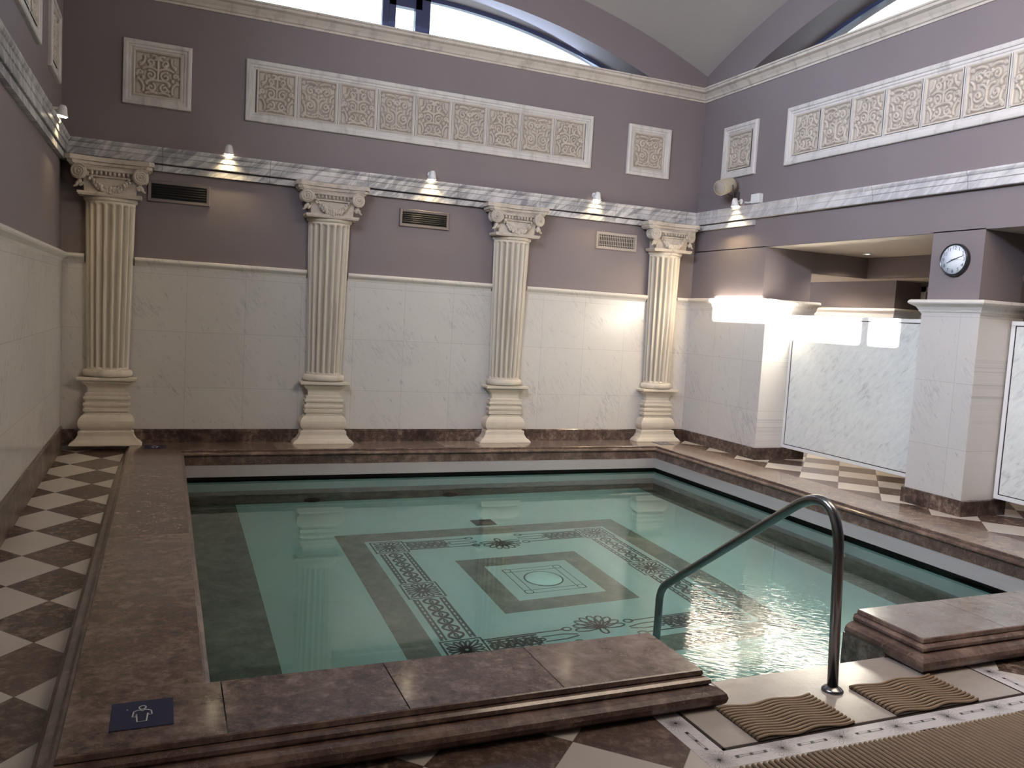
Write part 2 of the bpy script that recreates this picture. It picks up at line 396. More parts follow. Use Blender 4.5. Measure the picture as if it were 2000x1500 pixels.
# ---------------------------------------------------------------- room shell
WX=7.06; ZS=4.45           # east wall plane, sill of the arched windows
def Ci(d): return 5.08-d*d/14.0
def Co(d):
    return -3.23+math.sqrt(max(0,9.37**2-3.53**2-d*d))
def arch_wall(name,to3,u0,u1,solid_low,opening=True,center=3.53):
    """wall with a segmental arched opening; to3 maps (u,depth,z) to the room"""
    bm=bmesh.new(); N=48
    us=[u0+(u1-u0)*i/N for i in range(N+1)]
    for a,b in zip(us,us[1:]):
        quad(bm,[to3(a,0,solid_low),to3(b,0,solid_low),to3(b,0,ZS),to3(a,0,ZS)])
        za,zb=Ci(a-center),Ci(b-center)
        la,lb=(max(za,ZS),max(zb,ZS)) if opening else (ZS,ZS)
        quad(bm,[to3(a,0,la),to3(b,0,lb),to3(b,0,Co(b-center)+.12),to3(a,0,Co(a-center)+.12)])
        if opening and za>ZS-.03 and zb>ZS-.03:
            quad(bm,[to3(a,0,la),to3(b,0,lb),to3(b,.55,lb),to3(a,.55,la)])
            quad(bm,[to3(a,0,ZS),to3(b,0,ZS),to3(b,.55,ZS),to3(a,.55,ZS)])
    quad(bm,[to3(u0,.0,solid_low),to3(u1,0,solid_low),to3(u1,.02,solid_low),to3(u0,.02,solid_low)])
    return struct(name,bm,'paint')
arch_wall('wall_back',lambda u,d,z:(u,d,z),0,WX,-.05)
arch_wall('wall_right',lambda u,d,z:(WX+d,-u,z),0,WX,2.53)
# left wall with an added, unseen slot shaped to form the sun patch
bm=bmesh.new()
ys=[.0,-1.05,-7.06,-12.2]
zs_=[-.05,4.885,5.135,6.4]
def lw(y0,y1,z0,z1): quad(bm,[(0,y0,z0),(0,y1,z0),(0,y1,z1),(0,y0,z1)])
lw(0,-12.2,-.05,4.885); lw(0,-12.2,5.135,6.4)
SL=[(0,-1.92),(-3.92,-4.07),(-4.40,-12.2)]
for a,b in SL: lw(a,b,4.885,5.135)
struct('wall_left',bm,'paint')
# dome
bm=bmesh.new(); N=28; g=[]
for i in range(N+1):
    row=[]
    for j in range(N+1):
        x=-.02+(WX+.04)*i/N; y=.02-(WX+.04)*j/N
        row.append(bm.verts.new((x,y,-3.23+math.sqrt(9.37**2-(x-3.53)**2-(y+3.53)**2))))
    g.append(row)
for i in range(N):
    for j in range(N): bm.faces.new((g[i][j],g[i+1][j],g[i+1][j+1],g[i][j+1]))
quad(bm,[(-.02,-7.04,4.55),(11.2,-7.04,4.55),(11.2,-12.2,4.55),(-.02,-12.2,4.55)])
struct('ceiling',bm,'ceiling',smooth=True)
# arch between the pool bay and the front bay (behind and above the camera)
bm=bmesh.new(); N=40
for i in range(N):
    a=WX*i/N; b=WX*(i+1)/N
    quad(bm,[(a,-7.06,min(4.55,Ci(a-3.53))),(b,-7.06,min(4.55,Ci(b-3.53))),(b,-7.06,Co(b-3.53)+.1),(a,-7.06,Co(a-3.53)+.1)])
struct('wall_front_arch',bm,'paint')
bm=bmesh.new(); box(bm,-.02,11.2,-12.2,-12.3,-.05,4.6); struct('wall_front',bm,'paint')

# pier, pillar and beam on the right side
DZ=.15
def pier(name,x0,x1,y0,y1,sides):
    bm=bmesh.new(); box(bm,x0+.005,x1-.005,y0+.005,y1-.005,DZ-.05,2.60); struct(name,bm,'paint')
bm=bmesh.new(); box(bm,WX,7.73,-1.36,.4,1.871,2.54); struct('wall_pier',bm,'paint')
bm=bmesh.new(); box(bm,WX,7.56,-4.03,-3.53,1.871,2.54); struct('wall_pillar',bm,'paint')
bm=bmesh.new(); box(bm,WX,7.73,-12.2,-6.3,-.05,2.54); struct('wall_right_front',bm,'paint')
# tiled lower parts
bm=bmesh.new(); box(bm,WX-.006,7.745,-1.45,.4,DZ-.02,1.87); struct('wall_pier_tiles',bm,'tile_y',bevel=.004)
bm=bmesh.new(); box(bm,WX-.006,7.58,-4.06,-3.49,DZ-.02,1.87); struct('wall_pillar_tiles',bm,'tile_y',bevel=.004)
# recess ceiling, bulkhead, far walls
bm=bmesh.new(); quad(bm,[(WX,0,2.53),(11.2,0,2.53),(11.2,-7.1,2.53),(WX,-7.1,2.53)]); struct('ceiling_recess',bm,'soffit')
bm=bmesh.new(); box(bm,7.73,8.62,-1.35,2.0,2.29,2.535); box(bm,8.58,9.31,-12.2,2.0,2.29,2.535)
struct('wall_bulkhead',bm,'paint')
bm=bmesh.new(); quad(bm,[(7.73,-1.35,2.285),(8.6,-1.35,2.285),(8.6,3,2.285),(7.73,3,2.285)]); quad(bm,[(8.58,-12.2,2.285),(9.3,-12.2,2.285),(9.3,3,2.285),(8.58,3,2.285)])
struct('ceiling_recess_low',bm,'soffit')
bm=bmesh.new(); box(bm,8.90,9.30,-1.50,3.0,DZ-.05,2.53); box(bm,9.32,9.45,-12.2,-1.40,DZ-.05,2.53)
struct('wall_far',bm,'paint')
bm=bmesh.new(); box(bm,7.3,11,2.95,3.05,DZ-.05,2.53); struct('wall_far_back',bm,'paint')
bm=bmesh.new(); box(bm,8.88,9.31,-1.52,3.0,DZ,1.87); struct('wall_far_tiles',bm,'tile_y')

# floors
bm=bmesh.new()
quad(bm,[(-.02,.02,.09),(.70,.02,.09),(.70,-6.04,.0),(-.02,-6.04,.0)]); struct('floor_left',bm,'floor_left')
bm=bmesh.new(); quad(bm,[(-.02,-6.04,0),(2.79,-6.04,0),(2.79,-12.2,0),(-.02,-12.2,0)])
quad(bm,[(2.79,-6.49,0),(11,-6.49,0),(11,-12.2,0),(2.79,-12.2,0)])
quad(bm,[(4.73,-6.0,0),(11,-6.0,0),(11,-6.49,0),(4.73,-6.49,0)]); struct('floor_front',bm,'floor_front')
bm=bmesh.new(); quad(bm,[(6.835,.02,DZ),(11,.02,DZ),(11,-6.02,DZ),(6.835,-6.02,DZ)]); quad(bm,[(7.3,.02,DZ),(11,.02,DZ),(11,3,DZ),(7.3,3,DZ)])
quad(bm,[(6.835,-6.02,DZ),(11,-6.02,DZ),(11,-6.02,0),(6.835,-6.02,0)])
struct('floor_right',bm,'floor_right')

# wall tiles (wainscot) proud of the paint
bm=bmesh.new(); box(bm,0,WX,-.018,.01,.09,1.87); struct('wall_back_tiles',bm,'tile_x')
bm=bmesh.new(); box(bm,-.01,.018,-12.2,0,.0,1.87); struct('wall_left_tiles',bm,'tile_y')
# wainscot cap
CAP=[(0,1.835),(.006,1.835),(.008,1.848),(.014,1.850),(.018,1.868),(.030,1.892),(.048,1.905),(.052,1.908),(.064,1.916),(.070,1.928),(.066,1.944),(.056,1.953),(.0,1.955)]
bm=bmesh.new()
CX=[.42,2.475,4.54,6.60]
edges=[0]+[v for c in CX for v in (c-.215,c+.215)]+[WX]
for k in range(0,len(edges),2):
    sweep(bm,[(edges[k],0),(edges[k+1],0)],CAP,1)
struct('trim_1',bm,'cap_x')
bm=bmesh.new(); sweep(bm,[(0,-12.2),(0,0)],CAP,1); struct('trim_2',bm,'cap_x')
bm=bmesh.new(); sweep(bm,[(WX,0),(WX,-1.45),(7.75,-1.45)],[(a*1.25,b) for a,b in CAP],1); struct('trim_3',bm,'cap_x')
bm=bmesh.new(); sweep(bm,[(7.58,-3.49),(WX,-3.49),(WX,-4.06),(7.58,-4.06)][::1],[(a*1.25,b) for a,b in CAP],-1 if False else -1*-1*-1*-1*1); 
struct('trim_4',bm,'cap_x')
bm=bmesh.new(); sweep(bm,[(8.88,3),(8.88,-1.52),(9.31,-1.52)],CAP,1); struct('trim_5',bm,'cap_x')
# entablature band: two fascias
UP=[(0,2.862),(.048,2.862),(.052,2.868),(.052,2.925),(.060,2.930),(.060,2.972),(.070,2.980),(.078,2.996),(.078,3.012),(0,3.015)]
LO=[(0,2.79),(.040,2.79),(.040,2.846),(.0,2.852)]
bm=bmesh.new(); sweep(bm,[(0,0),(WX,0)],UP,1); sweep(bm,[(0,0),(WX,0)],LO,1); struct('trim_6',bm,'band_x')
bm=bmesh.new(); sweep(bm,[(WX,0),(WX,-7.06)],UP,1); sweep(bm,[(WX,0),(WX,-1.14)],LO,1); struct('trim_7',bm,'band_y')
bm=bmesh.new(); sweep(bm,[(0,-7.06),(0,0)],UP,1); sweep(bm,[(0,-7.06),(0,0)],LO,1); struct('trim_8',bm,'band_yl')
# top cornice below the windows
CO=[(0,4.375),(.012,4.375),(.014,4.395),(.028,4.400),(.040,4.425),(.070,4.462),(.100,4.474),(.104,4.478),(.104,4.500),(.118,4.504),(.118,4.520),(0,4.522)]
bm=bmesh.new(); sweep(bm,[(0,-7.06),(0,0),(WX,0),(WX,-7.06)],CO,1); struct('trim_9',bm,'cornice')
# skirting
SK=[(0,-.02),(.020,-.02),(.020,.128),(.014,.135),(0,.135)]
def zsh(p,dz): return [(a,b+dz) for a,b in p]
bm=bmesh.new(); sweep(bm,[(0,-.018),(WX,-.018)],zsh(SK,.15),1); struct('baseboard_back',bm,'base')
bm=bmesh.new(); sweep(bm,[(.018,-12.2,-.02),(.018,-6.0,.0),(.018,0,.03)],[(a,b+.13-.0 if b<0 else b+.15) for a,b in SK] if False else [(0,-.12),(.020,-.12),(.020,.272),(.014,.28),(0,.28)],1); struct('baseboard_left',bm,'base')
bm=bmesh.new(); sweep(bm,[(WX,0),(WX,-1.45),(7.745,-1.45)],zsh(SK,.15),1); struct('baseboard_pier',bm,'base')
bm=bmesh.new(); sweep(bm,[(7.58,-3.49),(WX,-3.49),(WX,-4.06),(7.58,-4.06)],zsh(SK,.15),1); struct('baseboard_pillar',bm,'base')

# ---------------------------------------------------------------- windows (arched lunettes)
def lunette(name,to3,extra=True):
    d=.40; fw=.045
    bm=bmesh.new(); N=56; lim=math.sqrt((5.08-ZS)*14)
    pts=[(-lim+2*lim*i/N) for i in range(N+1)]
    for a,b in zip(pts,pts[1:]):
        za,zb=Ci(a),Ci(b); ia,ib=max(ZS,za-fw),max(ZS,zb-fw)
        for dd in (d-.03,d+.03):
            quad(bm,[to3(a,dd,ia),to3(b,dd,ib),to3(b,dd,zb),to3(a,dd,za)])
        quad(bm,[to3(a,d-.03,ia),to3(b,d-.03,ib),to3(b,d+.03,ib),to3(a,d+.03,ia)])
    def bar(u0,u1,z0,z1,t=.03):
        p=[to3(u0,d-t,z0),to3(u1,d+t,z1)]
        box(bm,p[0][0],p[1][0],p[0][1],p[1][1],p[0][2],p[1][2])
    bar(-lim,lim,ZS,ZS+.035)
    if extra:
        bar(-.50,-.425,ZS,Ci(-.45)); bar(-.06,.04,ZS,Ci(0))
        # small opening casement between the two mullions
        bar(-.425,-.355,ZS,Ci(-.4),.04); bar(-.13,-.06,ZS,Ci(0),.04); bar(-.425,-.06,ZS,ZS+.10,.04); bar(-.425,-.06,4.92,5.07,.04)
    else:
        bar(-.5,-.43,ZS,Ci(-.45)); bar(.43,.5,ZS,Ci(.45))
    w=struct(name,bm,'winframe')
    bm=bmesh.new()
    for a,b in zip(pts,pts[1:]):
        quad(bm,[to3(a,d,ZS),to3(b,d,ZS),to3(b,d,Ci(b)),to3(a,d,Ci(a))])
    g=obj('window_glass',bm,'glass',w); g['kind']='structure'
lunette('window_1',lambda u,d,z:(3.53+u,d,z))
lunette('window_2',lambda u,d,z:(WX+d,-3.53+u,z),False)

# niche with a framed dark pane in the far wall
bm=bmesh.new(); box(bm,9.28,9.32,-1.60,-1.53,.15,2.235); box(bm,9.28,9.32,-2.45,-2.38,.15,2.235); box(bm,9.28,9.32,-2.45,-1.53,2.175,2.235)
dr=struct('door_1',bm,'panel_frame')
bm=bmesh.new(); box(bm,9.30,9.319,-2.38,-1.60,.15,2.175); g=obj('door_glass',bm,'dark',dr)

# ---------------------------------------------------------------- pool
pool=thing('pool',(3.73,-3.05,0),'sunken square pool with brown marble rim and patterned floor under teal water','pool')
OFF=Vector((-3.73,3.05,0))
def pobj(name,bm,mat,smooth=False,bevel=0,label=None):
    bmesh.ops.translate(bm,verts=bm.verts,vec=OFF)
    o=obj(name,bm,mat,pool,smooth,bevel=bevel)
    if label: o['label']=label
    return o
XI,XO,YI,YF,YFO,XR=1.08,.633,-.49,-5.61,-6.02,6.38
XE,XE2=3.05,4.36
ZT=.15
# slabs of the rim
bm=bmesh.new(); gp=.0025
def slabs_y(x0,x1,y0,y1,n):
    for k in range(n):
        a=y0+(y1-y0)*k/n; b=y0+(y1-y0)*(k+1)/n
        box(bm,x0,x1,a-gp if a>b else a+gp,b+gp if a>b else b-gp,.02,ZT,random.choice((0,0,1,2)))
def slabs_x(x0,x1,y0,y1,n,ms=(0,1,1,2)):
    for k in range(n):
        a=x0+(x1-x0)*k/n; b=x0+(x1-x0)*(k+1)/n
        box(bm,a+gp,b-gp,y0,y1,.02,ZT,random.choice(ms))
slabs_y(XO,XI,-.02,-4.6,4); 
box(bm,XO,XI,-4.6,-5.61,.02,ZT,1); box(bm,XO,1.14-gp,-5.6101,YFO,.02,ZT,1)
box(bm,1.14+gp,1.77-gp,YF,YFO,.02,ZT,2); box(bm,1.77+gp,2.40-gp,YF,YFO,.02,ZT,2); box(bm,2.40+gp,XE,YF,YFO,.02,ZT,0)
box(bm,XE2,4.95-gp,YF,YFO,.02,ZT,4); slabs_x(4.95,6.835,YF,YFO,2,(4,))
slabs_x(XI,XR,-.02,YI,6,(0,1,3))

for k in range(5):
    a=-.02-5.59*k/5; b=-.02-5.59*(k+1)/5; box(bm,XR,6.835,a-gp,b+gp,.02,ZT,3)
pobj('rim_slab',bm,['coping1','coping2','coping3','coping4','coping5'])
OUTP=[(0,.15),(.005,.146),(.008,.128),(.003,.124),(.020,.121),(.032,.113),(.034,.100),(.027,.090),(.045,.087),(.066,.080),(.082,.066),(.088,.048),(.083,.028),(.070,.014),(.050,.006),(.040,.0),(.04,-.3),(-.02,-.3)]
OUTPL=[(a,(b if b>-.1 else -.05)) for a,b in OUTP]
INP=[(0,.15),(.003,.147),(.004,.132),(-.003,.127),(.012,.123),(.026,.114),(.029,.102),(.020,.092),(.004,.088),(.004,.0),(-.02,0)]
bm=bmesh.new()
sweep(bm,[(XE,YF),(XE,YFO),(XO,YFO),(XO,-.02)],OUTPL,-1,caps=True)
pobj('rim_moulding',bm,'lip')
bm=bmesh.new(); sweep(bm,[(6.9,YFO),(XE2,YFO),(XE2,YF)],OUTPL,-1)
pobj('rim_moulding',bm,'lip')
bm=bmesh.new(); sweep(bm,[(XE,YF),(XI,YF),(XI,YI),(XR,YI),(XR,YF),(XE2,YF)],INP,1)
pobj('rim_moulding',bm,'lip')
# basin wall: pale strip, dark overflow slot, submerged wall
ZW=-.153; ZFL=-1.10
def ring(path,z0,z1,off,mi):
    sweep(bm,path,[(off,z1),(off,z0)],1,caps=False,mi=mi)
PW=[(XE+.04,YF),(XI,YF),(XI,YI),(XR,YI),(XR,YF),(4.30,YF)]
bm=bmesh.new()
ring(PW,-.118,.0,.0,0); sweep(bm,PW,[(.0,-.118),(-.05,-.118),(-.05,-.22),(-.0,-.22)],1,caps=False,mi=1)
ring(PW,-.60,-.22,.0,2); ring(PW,ZFL,-.60,.0,3)
quad(bm,[(XE-.02,-5.87,-.0),(4.3,-5.87,-.0),(4.3,-5.87,ZFL),(XE-.02,-5.87,ZFL)],0)
box(bm,4.275,4.40,-5.88,-5.60,ZFL,.03,4); box(bm,2.9,3.06,-5.88,-5.60,ZFL,.03,4)
pobj('basin_wall',bm,['pool_wall','slot','pool_white','pool_brown','coping3'])
# basin floor with inlaid bands
CXp,CYp=3.735,-3.05
bm=bmesh.new()
def rect(x0,x1,y0,y1,mi,z=ZFL): quad(bm,[(x0,y0,z),(x1,y0,z),(x1,y1,z),(x0,y1,z)],mi)
rect(XI,1.59,-5.61,YI,1); rect(6.17,XR,-5.61,YI,1); rect(1.59,6.17,-5.61,-5.12,1)
def frame(a,b,mi):      # square ring between half-widths a>b
    rect(CXp-a,CXp-b,CYp-a,CYp+a,mi); rect(CXp+b,CXp+a,CYp-a,CYp+a,mi)
    rect(CXp-b,CXp+b,CYp+b,CYp+a,mi); rect(CXp-b,CXp+b,CYp-a,CYp-b,mi)
rect(1.59,6.17,CYp+1.40,YI,0); rect(1.59,6.17,-5.12,CYp-1.40,0); rect(1.59,CXp-1.40,CYp-1.40,CYp+1.40,0); rect(CXp+1.40,6.17,CYp-1.40,CYp+1.40,0)
frame(1.40,1.18,1); frame(1.18,.555,0); frame(.555,.365,1); rect(CXp-.365,CXp+.365,CYp-.365,CYp+.365,0)
rect(XE,4.3,-5.87,-5.61,0)
pobj('basin_floor',bm,['pool_white','pool_brown'])
# mosaic lines
bm=bmesh.new(); ZO=ZFL+.002
def mitre_rect(a,w): # square line centred
    ribbon(bm,[(CXp-a,CYp-a),(CXp+a,CYp-a),(CXp+a,CYp+a),(CXp-a,CYp+a)],w,ZO,0,closed=True)
def place(fn,cx,cy,ang):
    c,s=math.cos(ang),math.sin(ang)
    return lambda x,y:(cx+c*x-s*y,cy+s*x+c*y)
def petal(T,x,y,ang,L,w,lw,mi=0):
    pts=[]
    for k in range(13):
        t=k/12*2*PI; r=L*.5*(1-math.cos(t)); q=w*math.sin(t)*(.4+.6*math.sin(t/2))
        pts.append(T(x+math.cos(ang)*r-math.sin(ang)*q, y+math.sin(ang)*r+math.cos(ang)*q))
    ribbon(bm,pts,lw,ZO,mi,closed=True)
def rosette(T,h,lw):
    q=[(-h,-h),(h,-h),(h,h),(-h,h)]
    ribbon(bm,[T(*p) for p in q],lw*1.3,ZO,0,closed=True)
    for k in range(16):
        a=k*PI/8; L=h*(.93 if k%4 else .85)*(1.28 if k%4==2 else 1.0)
        petal(T,math.cos(a)*h*.12,math.sin(a)*h*.12,a,L*.86,h*.13,lw)
def strip(T,L,hw,lw):
    """plaited strip along local x, length L, half width hw"""
    for s in (-1,1):
        ribbon(bm,[T(x,s*hw) for x in (0,L)],lw*1.2,ZO); ribbon(bm,[T(x,s*(hw-.030)) for x in (0,L)],lw*1.0,ZO)
        nb=int(L/.06)
        for k in range(nb): ribbon(bm,[T(k*L/nb+.01,s*(hw-.015)),T(k*L/nb+.035,s*(hw-.015))],.012,ZO)
    n=60; wv=L/3.0
    for ph in (0,PI):
        for o in (0,.016):
            ribbon(bm,[T(L*k/n,(hw*.50)*math.sin(2*PI*(L*k/n)/wv+ph)*(.9)+o*math.cos(2*PI*(L*k/n)/wv)) for k in range(n+1)],lw,ZO+.0004)
    for k in range(6):
        xx=(k+.5)*L/6; petal(T,xx-.03,0,0,.06,.012,lw*.9)
B=1.0; HB=.140; LW=.016
for k in range(4):
    a=k*PI/2
    T=place(None,CXp,CYp,a)
    rosette(lambda x,y,T=T:T(x-B,y+B),HB,LW)
for k in (1,3):   # left and right sides with full plaits and a middle rosette
    a=k*PI/2; T=place(None,CXp,CYp,a)
    rosette(lambda x,y,T=T:T(x,y+B),HB,LW)
    for sx in (-1,1):
        strip(lambda x,y,T=T,sx=sx:T(sx*(HB+.02+x),y+B),B-2*HB-.04,HB*.82,LW)
for k in (0,2):   # back and front sides: short plait, thin double lines and an open flower
    a=k*PI/2; T=place(None,CXp,CYp,a)
    for sx in (-1,1):
        U=lambda x,y,T=T,sx=sx:T(sx*x,y+B)
        strip(lambda x,y,U=U:U(B-HB-.02-x,y),.36,HB*.55,LW)
        for y0 in (-.10,.10): ribbon(bm,[U(B-HB,y0),U(.26,y0)],LW,ZO)
        for y0 in (-.035,.035): ribbon(bm,[U(.46,y0),U(.30,y0),U(.2,y0*.3)],LW*.9,ZO)
        petal(U,.28,.10,PI,.07,.03,LW); petal(U,.28,-.10,PI,.07,.03,LW); petal(U,.5,0,PI,.05,.02,LW)
    for j in range(9):
        an=PI*(j)/8+PI*.0
        petal(lambda x,y,T=T:T(x,y+B-.06),0,0,an+PI,.19,.035,LW)
    petal(lambda x,y,T=T:T(x,y+B-.06),0,0,PI/2,.10,.03,LW)
pobj('mosaic_border',bm,['ornament','ornament_fill'],label='black mosaic line ornament on the pool floor')
bm=bmesh.new()
mitre_rect(.255,.010); mitre_rect(.195,.010)
for sx,sy in ((1,1),(1,-1),(-1,1),(-1,-1)):
    ribbon(bm,[(CXp+sx*.225+.035*math.cos(t*PI/6),CYp+sy*.225+.035*math.sin(t*PI/6)) for t in range(12)],.008,ZO,0,closed=True)
ribbon(bm,[(CXp+.155*math.cos(t*PI/18),CYp+.155*math.sin(t*PI/18)) for t in range(36)],.012,ZO,0,closed=True)
pobj('mosaic_center',bm,['ornament'],label='black line square and circle around the pale disc')
bm=bmesh.new()
lathe(bm,[(.001,.0),(.148,.0),(.148,.006),(.14,.012),(.001,.014)],36,Matrix.Translation((CXp,CYp,ZFL)))
pobj('medallion',bm,'medallion',label='pale round disc at the centre of the pool floor')
bm=bmesh.new(); box(bm,3.70,3.91,-1.42,-1.60,ZFL,ZFL+.012); pobj('drain_grate',bm,'dark')
for xx in (2.33,3.80):
    bm=bmesh.new(); lathe(bm,[(.001,0),(.075,0),(.085,.012),(.055,.02),(.001,.02)],24,Matrix.Translation((xx,YI-.002,-1.02))@Matrix.Rotation(PI/2,4,'X')); pobj('water_inlet',bm,'dark')
for k in range(3):
    bm=bmesh.new(); box(bm,XE+.05,4.27,-5.87,-5.58+.27*k,-.42-.24*k-.24,-.42-.24*k); pobj('step',bm,'pool_white',bevel=.008)
# water
bm=bmesh.new(); N=1
quad(bm,[(XI-.04,YF-.04,ZW),(XR+.04,YF-.04,ZW),(XR+.04,YI+.04,ZW),(XI-.04,YI+.04,ZW)])
quad(bm,[(XE+.0,-5.87,ZW),(4.3,-5.87,ZW),(4.3,YF-.04,ZW),(XE+.0,YF-.04,ZW)])
bmesh.ops.remove_doubles(bm,verts=bm.verts,dist=1e-4)
wt=obj('pool_water',bm,'water'); tag(wt,'clear teal water filling the marble pool with ripples near the handrail','water',kind='stuff')

# ---------------------------------------------------------------- entrance slab with ornamental border
th=thing('entry_slab',(3.76,-6.1,0),'honed beige marble landing slab at the pool entrance with a white mosaic border','floor slab')
TO=Vector((-3.76,6.1,0))
bm=bmesh.new(); box(bm,2.92,4.60,-6.37,-5.87,-.10,.004); bmesh.ops.translate(bm,verts=bm.verts,vec=TO); obj('slab',bm,'threshold',th,bevel=.003)
bm=bmesh.new()
for r in ((2.905,2.92,-6.385,-6.0),(4.60,4.615,-6.385,-6.0),(2.905,4.615,-6.385,-6.37)): box(bm,r[0],r[1],r[2],r[3],-.02,.002)
bmesh.ops.translate(bm,verts=bm.verts,vec=TO); obj('edge_strip',bm,'mat_base',th)
bm=bmesh.new()
for r in ((2.79,2.905,-6.49,-6.0),(4.615,4.73,-6.49,-6.0),(2.905,4.615,-6.49,-6.385)): box(bm,r[0],r[1],r[2],r[3],-.02,.001)
bmesh.ops.translate(bm,verts=bm.verts,vec=TO); obj('border_tiles',bm,'border',th)
bm=bmesh.new(); ZO=.0022
def flower(cx,cy):
    for k in range(8):
        a=k*PI/4+PI/8*0; L=.052 if k%2==0 else .062
        petal(lambda x,y:(cx+x,cy+y),math.cos(a)*.006,math.sin(a)*.006,a,L,.010,.0011)
        petal(lambda x,y:(cx+x,cy+y),math.cos(a)*.012,math.sin(a)*.012,a,L*.55,.003,.0010)
        a2=a+PI/8; ribbon(bm,[(cx+.012*math.cos(a2),cy+.012*math.sin(a2)),(cx+.072*math.cos(a2),cy+.072*math.sin(a2))],.0009,ZO)
    ribbon(bm,[(cx-.007,cy),(cx+.007,cy)],.014,ZO)
def dashes(p,q):
    P,Q=Vector(p),Vector(q); d=(Q-P).normalized(); n=Vector((-d.y,d.x)); L=(Q-P).length
    for s in (-.006,.006): ribbon(bm,[P+d*.075+n*s,Q-d*.075+n*s],.0016,ZO)
    for t in (.28,.5,.72): c=P+d*L*t; ribbon(bm,[c-d*.007,c+d*.007],.014,ZO+.0003)
fx=[2.848,3.145,3.443,3.741,4.039,4.337,4.672]
for x in fx: flower(x,-6.435)
for a,b in zip(fx,fx[1:]): dashes((a,-6.435),(b,-6.435))
for x in (2.848,4.672): flower(x,-6.15); dashes((x,-6.435),(x,-6.15))
bmesh.ops.translate(bm,verts=bm.verts,vec=TO); obj('mosaic_flowers',bm,'ornament',th)

# ---------------------------------------------------------------- ribbed mats
def mat_obj(name,x0,x1,y0,y1,along,pitch,amp,wl,label,group=None,zb=.004,r=.0072):
    bm=bmesh.new(); box(bm,x0,x1,y0,y1,zb,zb+.004,1)
    L=(x1-x0) if along=='x' else (y1-y0); Wd=(y1-y0) if along=='x' else (x1-x0)
    n=int(round(Wd/pitch)); ns=max(8,int(L/.022))
    for i in range(n):
        c=(i+.5)*Wd/n; pts=[]
        for k in range(ns+1):
            s=L*k/ns; w=c+amp*math.sin(2*PI*s/wl+i*.05)
            pts.append((x0+s,y0+w,zb+.009) if along=='x' else (x0+w,y0+s,zb+.009))
        tube(bm,pts,r,8,flat=.9)
    o=obj(name,bm,['mat','mat_base']); tag(o,label,'mat',group); return o
mat_obj('ribbed_mat',3.08,3.575,-6.375,-6.105,'x',.0208,.010,.25,'small ribbed tan rubber mat on the slab left of the handrail post','small mats on the slab')
mat_obj('ribbed_mat',3.815,4.31,-6.375,-6.105,'x',.0208,.010,.25,'small ribbed tan rubber mat on the slab right of the handrail post','small mats on the slab')
mat_obj('ribbed_floor_mat',2.86,5.9,-7.6,-6.515,'y',.0262,.012,.9,'large ribbed tan rubber mat covering the floor in front of the mosaic border',r=.0088,zb=.001)

# ---------------------------------------------------------------- handrail
hr=thing('handrail',(3.72,-6.1,.004),'bent stainless steel handrail rising from the slab and dipping into the water','handrail')
def fillet(pts,r,n=8):
    out=[Vector(pts[0])]
    for i in range(1,len(pts)-1):
        p=Vector(pts[i]); a=(Vector(pts[i-1])-p); b=(Vector(pts[i+1])-p); ra=r[i-1] if isinstance(r,list) else r
        ang=a.angle(b); t=min(ra/math.tan(ang/2),a.length*.49,b.length*.49); A=p+a.normalized()*t; B_=p+b.normalized()*t
        for k in range(n+1):
            s=k/n; out.append((1-s)**2*A+2*s*(1-s)*p+s*s*B_)
    out.append(Vector(pts[-1])); return out
bm=bmesh.new()
tube(bm,fillet([(0,0,.0),(-.05,.01,.975),(0,1.405,.005),(0,1.41,-1.09)],[.19,.16],12),.0235,18)
obj('rail_tube',bm,'steel',hr)
bm=bmesh.new(); lathe(bm,[(.001,0),(.048,0),(.048,.006),(.040,.014),(.030,.018),(.024,.024),(.001,.024)],28); obj('floor_flange',bm,'steel',hr)

# ---------------------------------------------------------------- signs on the rim
def sign(x0,x1,y0,y1,label):
    cx,cy=(x0+x1)/2,(y0+y1)/2; w,h=x1-x0,y1-y0
    t=thing('depth_sign',(cx,cy,.1505),label,'sign','blue pictogram signs on the rim')
    bm=bmesh.new(); box(bm,-w/2,w/2,-h/2,h/2,0,.002); obj('plate',bm,'sign',t)
    bm=bmesh.new(); z=.0026
    def rb(p,closed=False,lw=.0045): 
        global ZO
        ribbon(bm,p,lw,z,0,closed)
    rb([(.011*math.cos(k*PI/8),.047+.013*math.sin(k*PI/8)) for k in range(16)],True)
    body=[(-.010,.030),(-.022,.028),(-.036,.020),(-.040,-.016),(-.029,-.020),(-.024,.002),(-.020,-.055),(.018,-.055),(.022,.002),(.028,-.012),(.040,-.010),(.036,.018),(.022,.028),(.010,.030),(.0,.022)]
    body=[(a*.78,b) for a,b in body]; rb(body,True)
    rb([(-.052,.043),(-.046,.039)],False,.004)
    obj('pictogram',bm,'sign_line',t)
    return t
sign(.772,.972,-5.905,-5.705,'blue square sign with white figure outline at the near left pool corner')
sign(.755,.955,-.40,-.20,'blue square sign with white figure outline beside the leftmost column')
sign(6.49,6.69,-.42,-.22,'blue square sign with white figure outline beside the rightmost column')

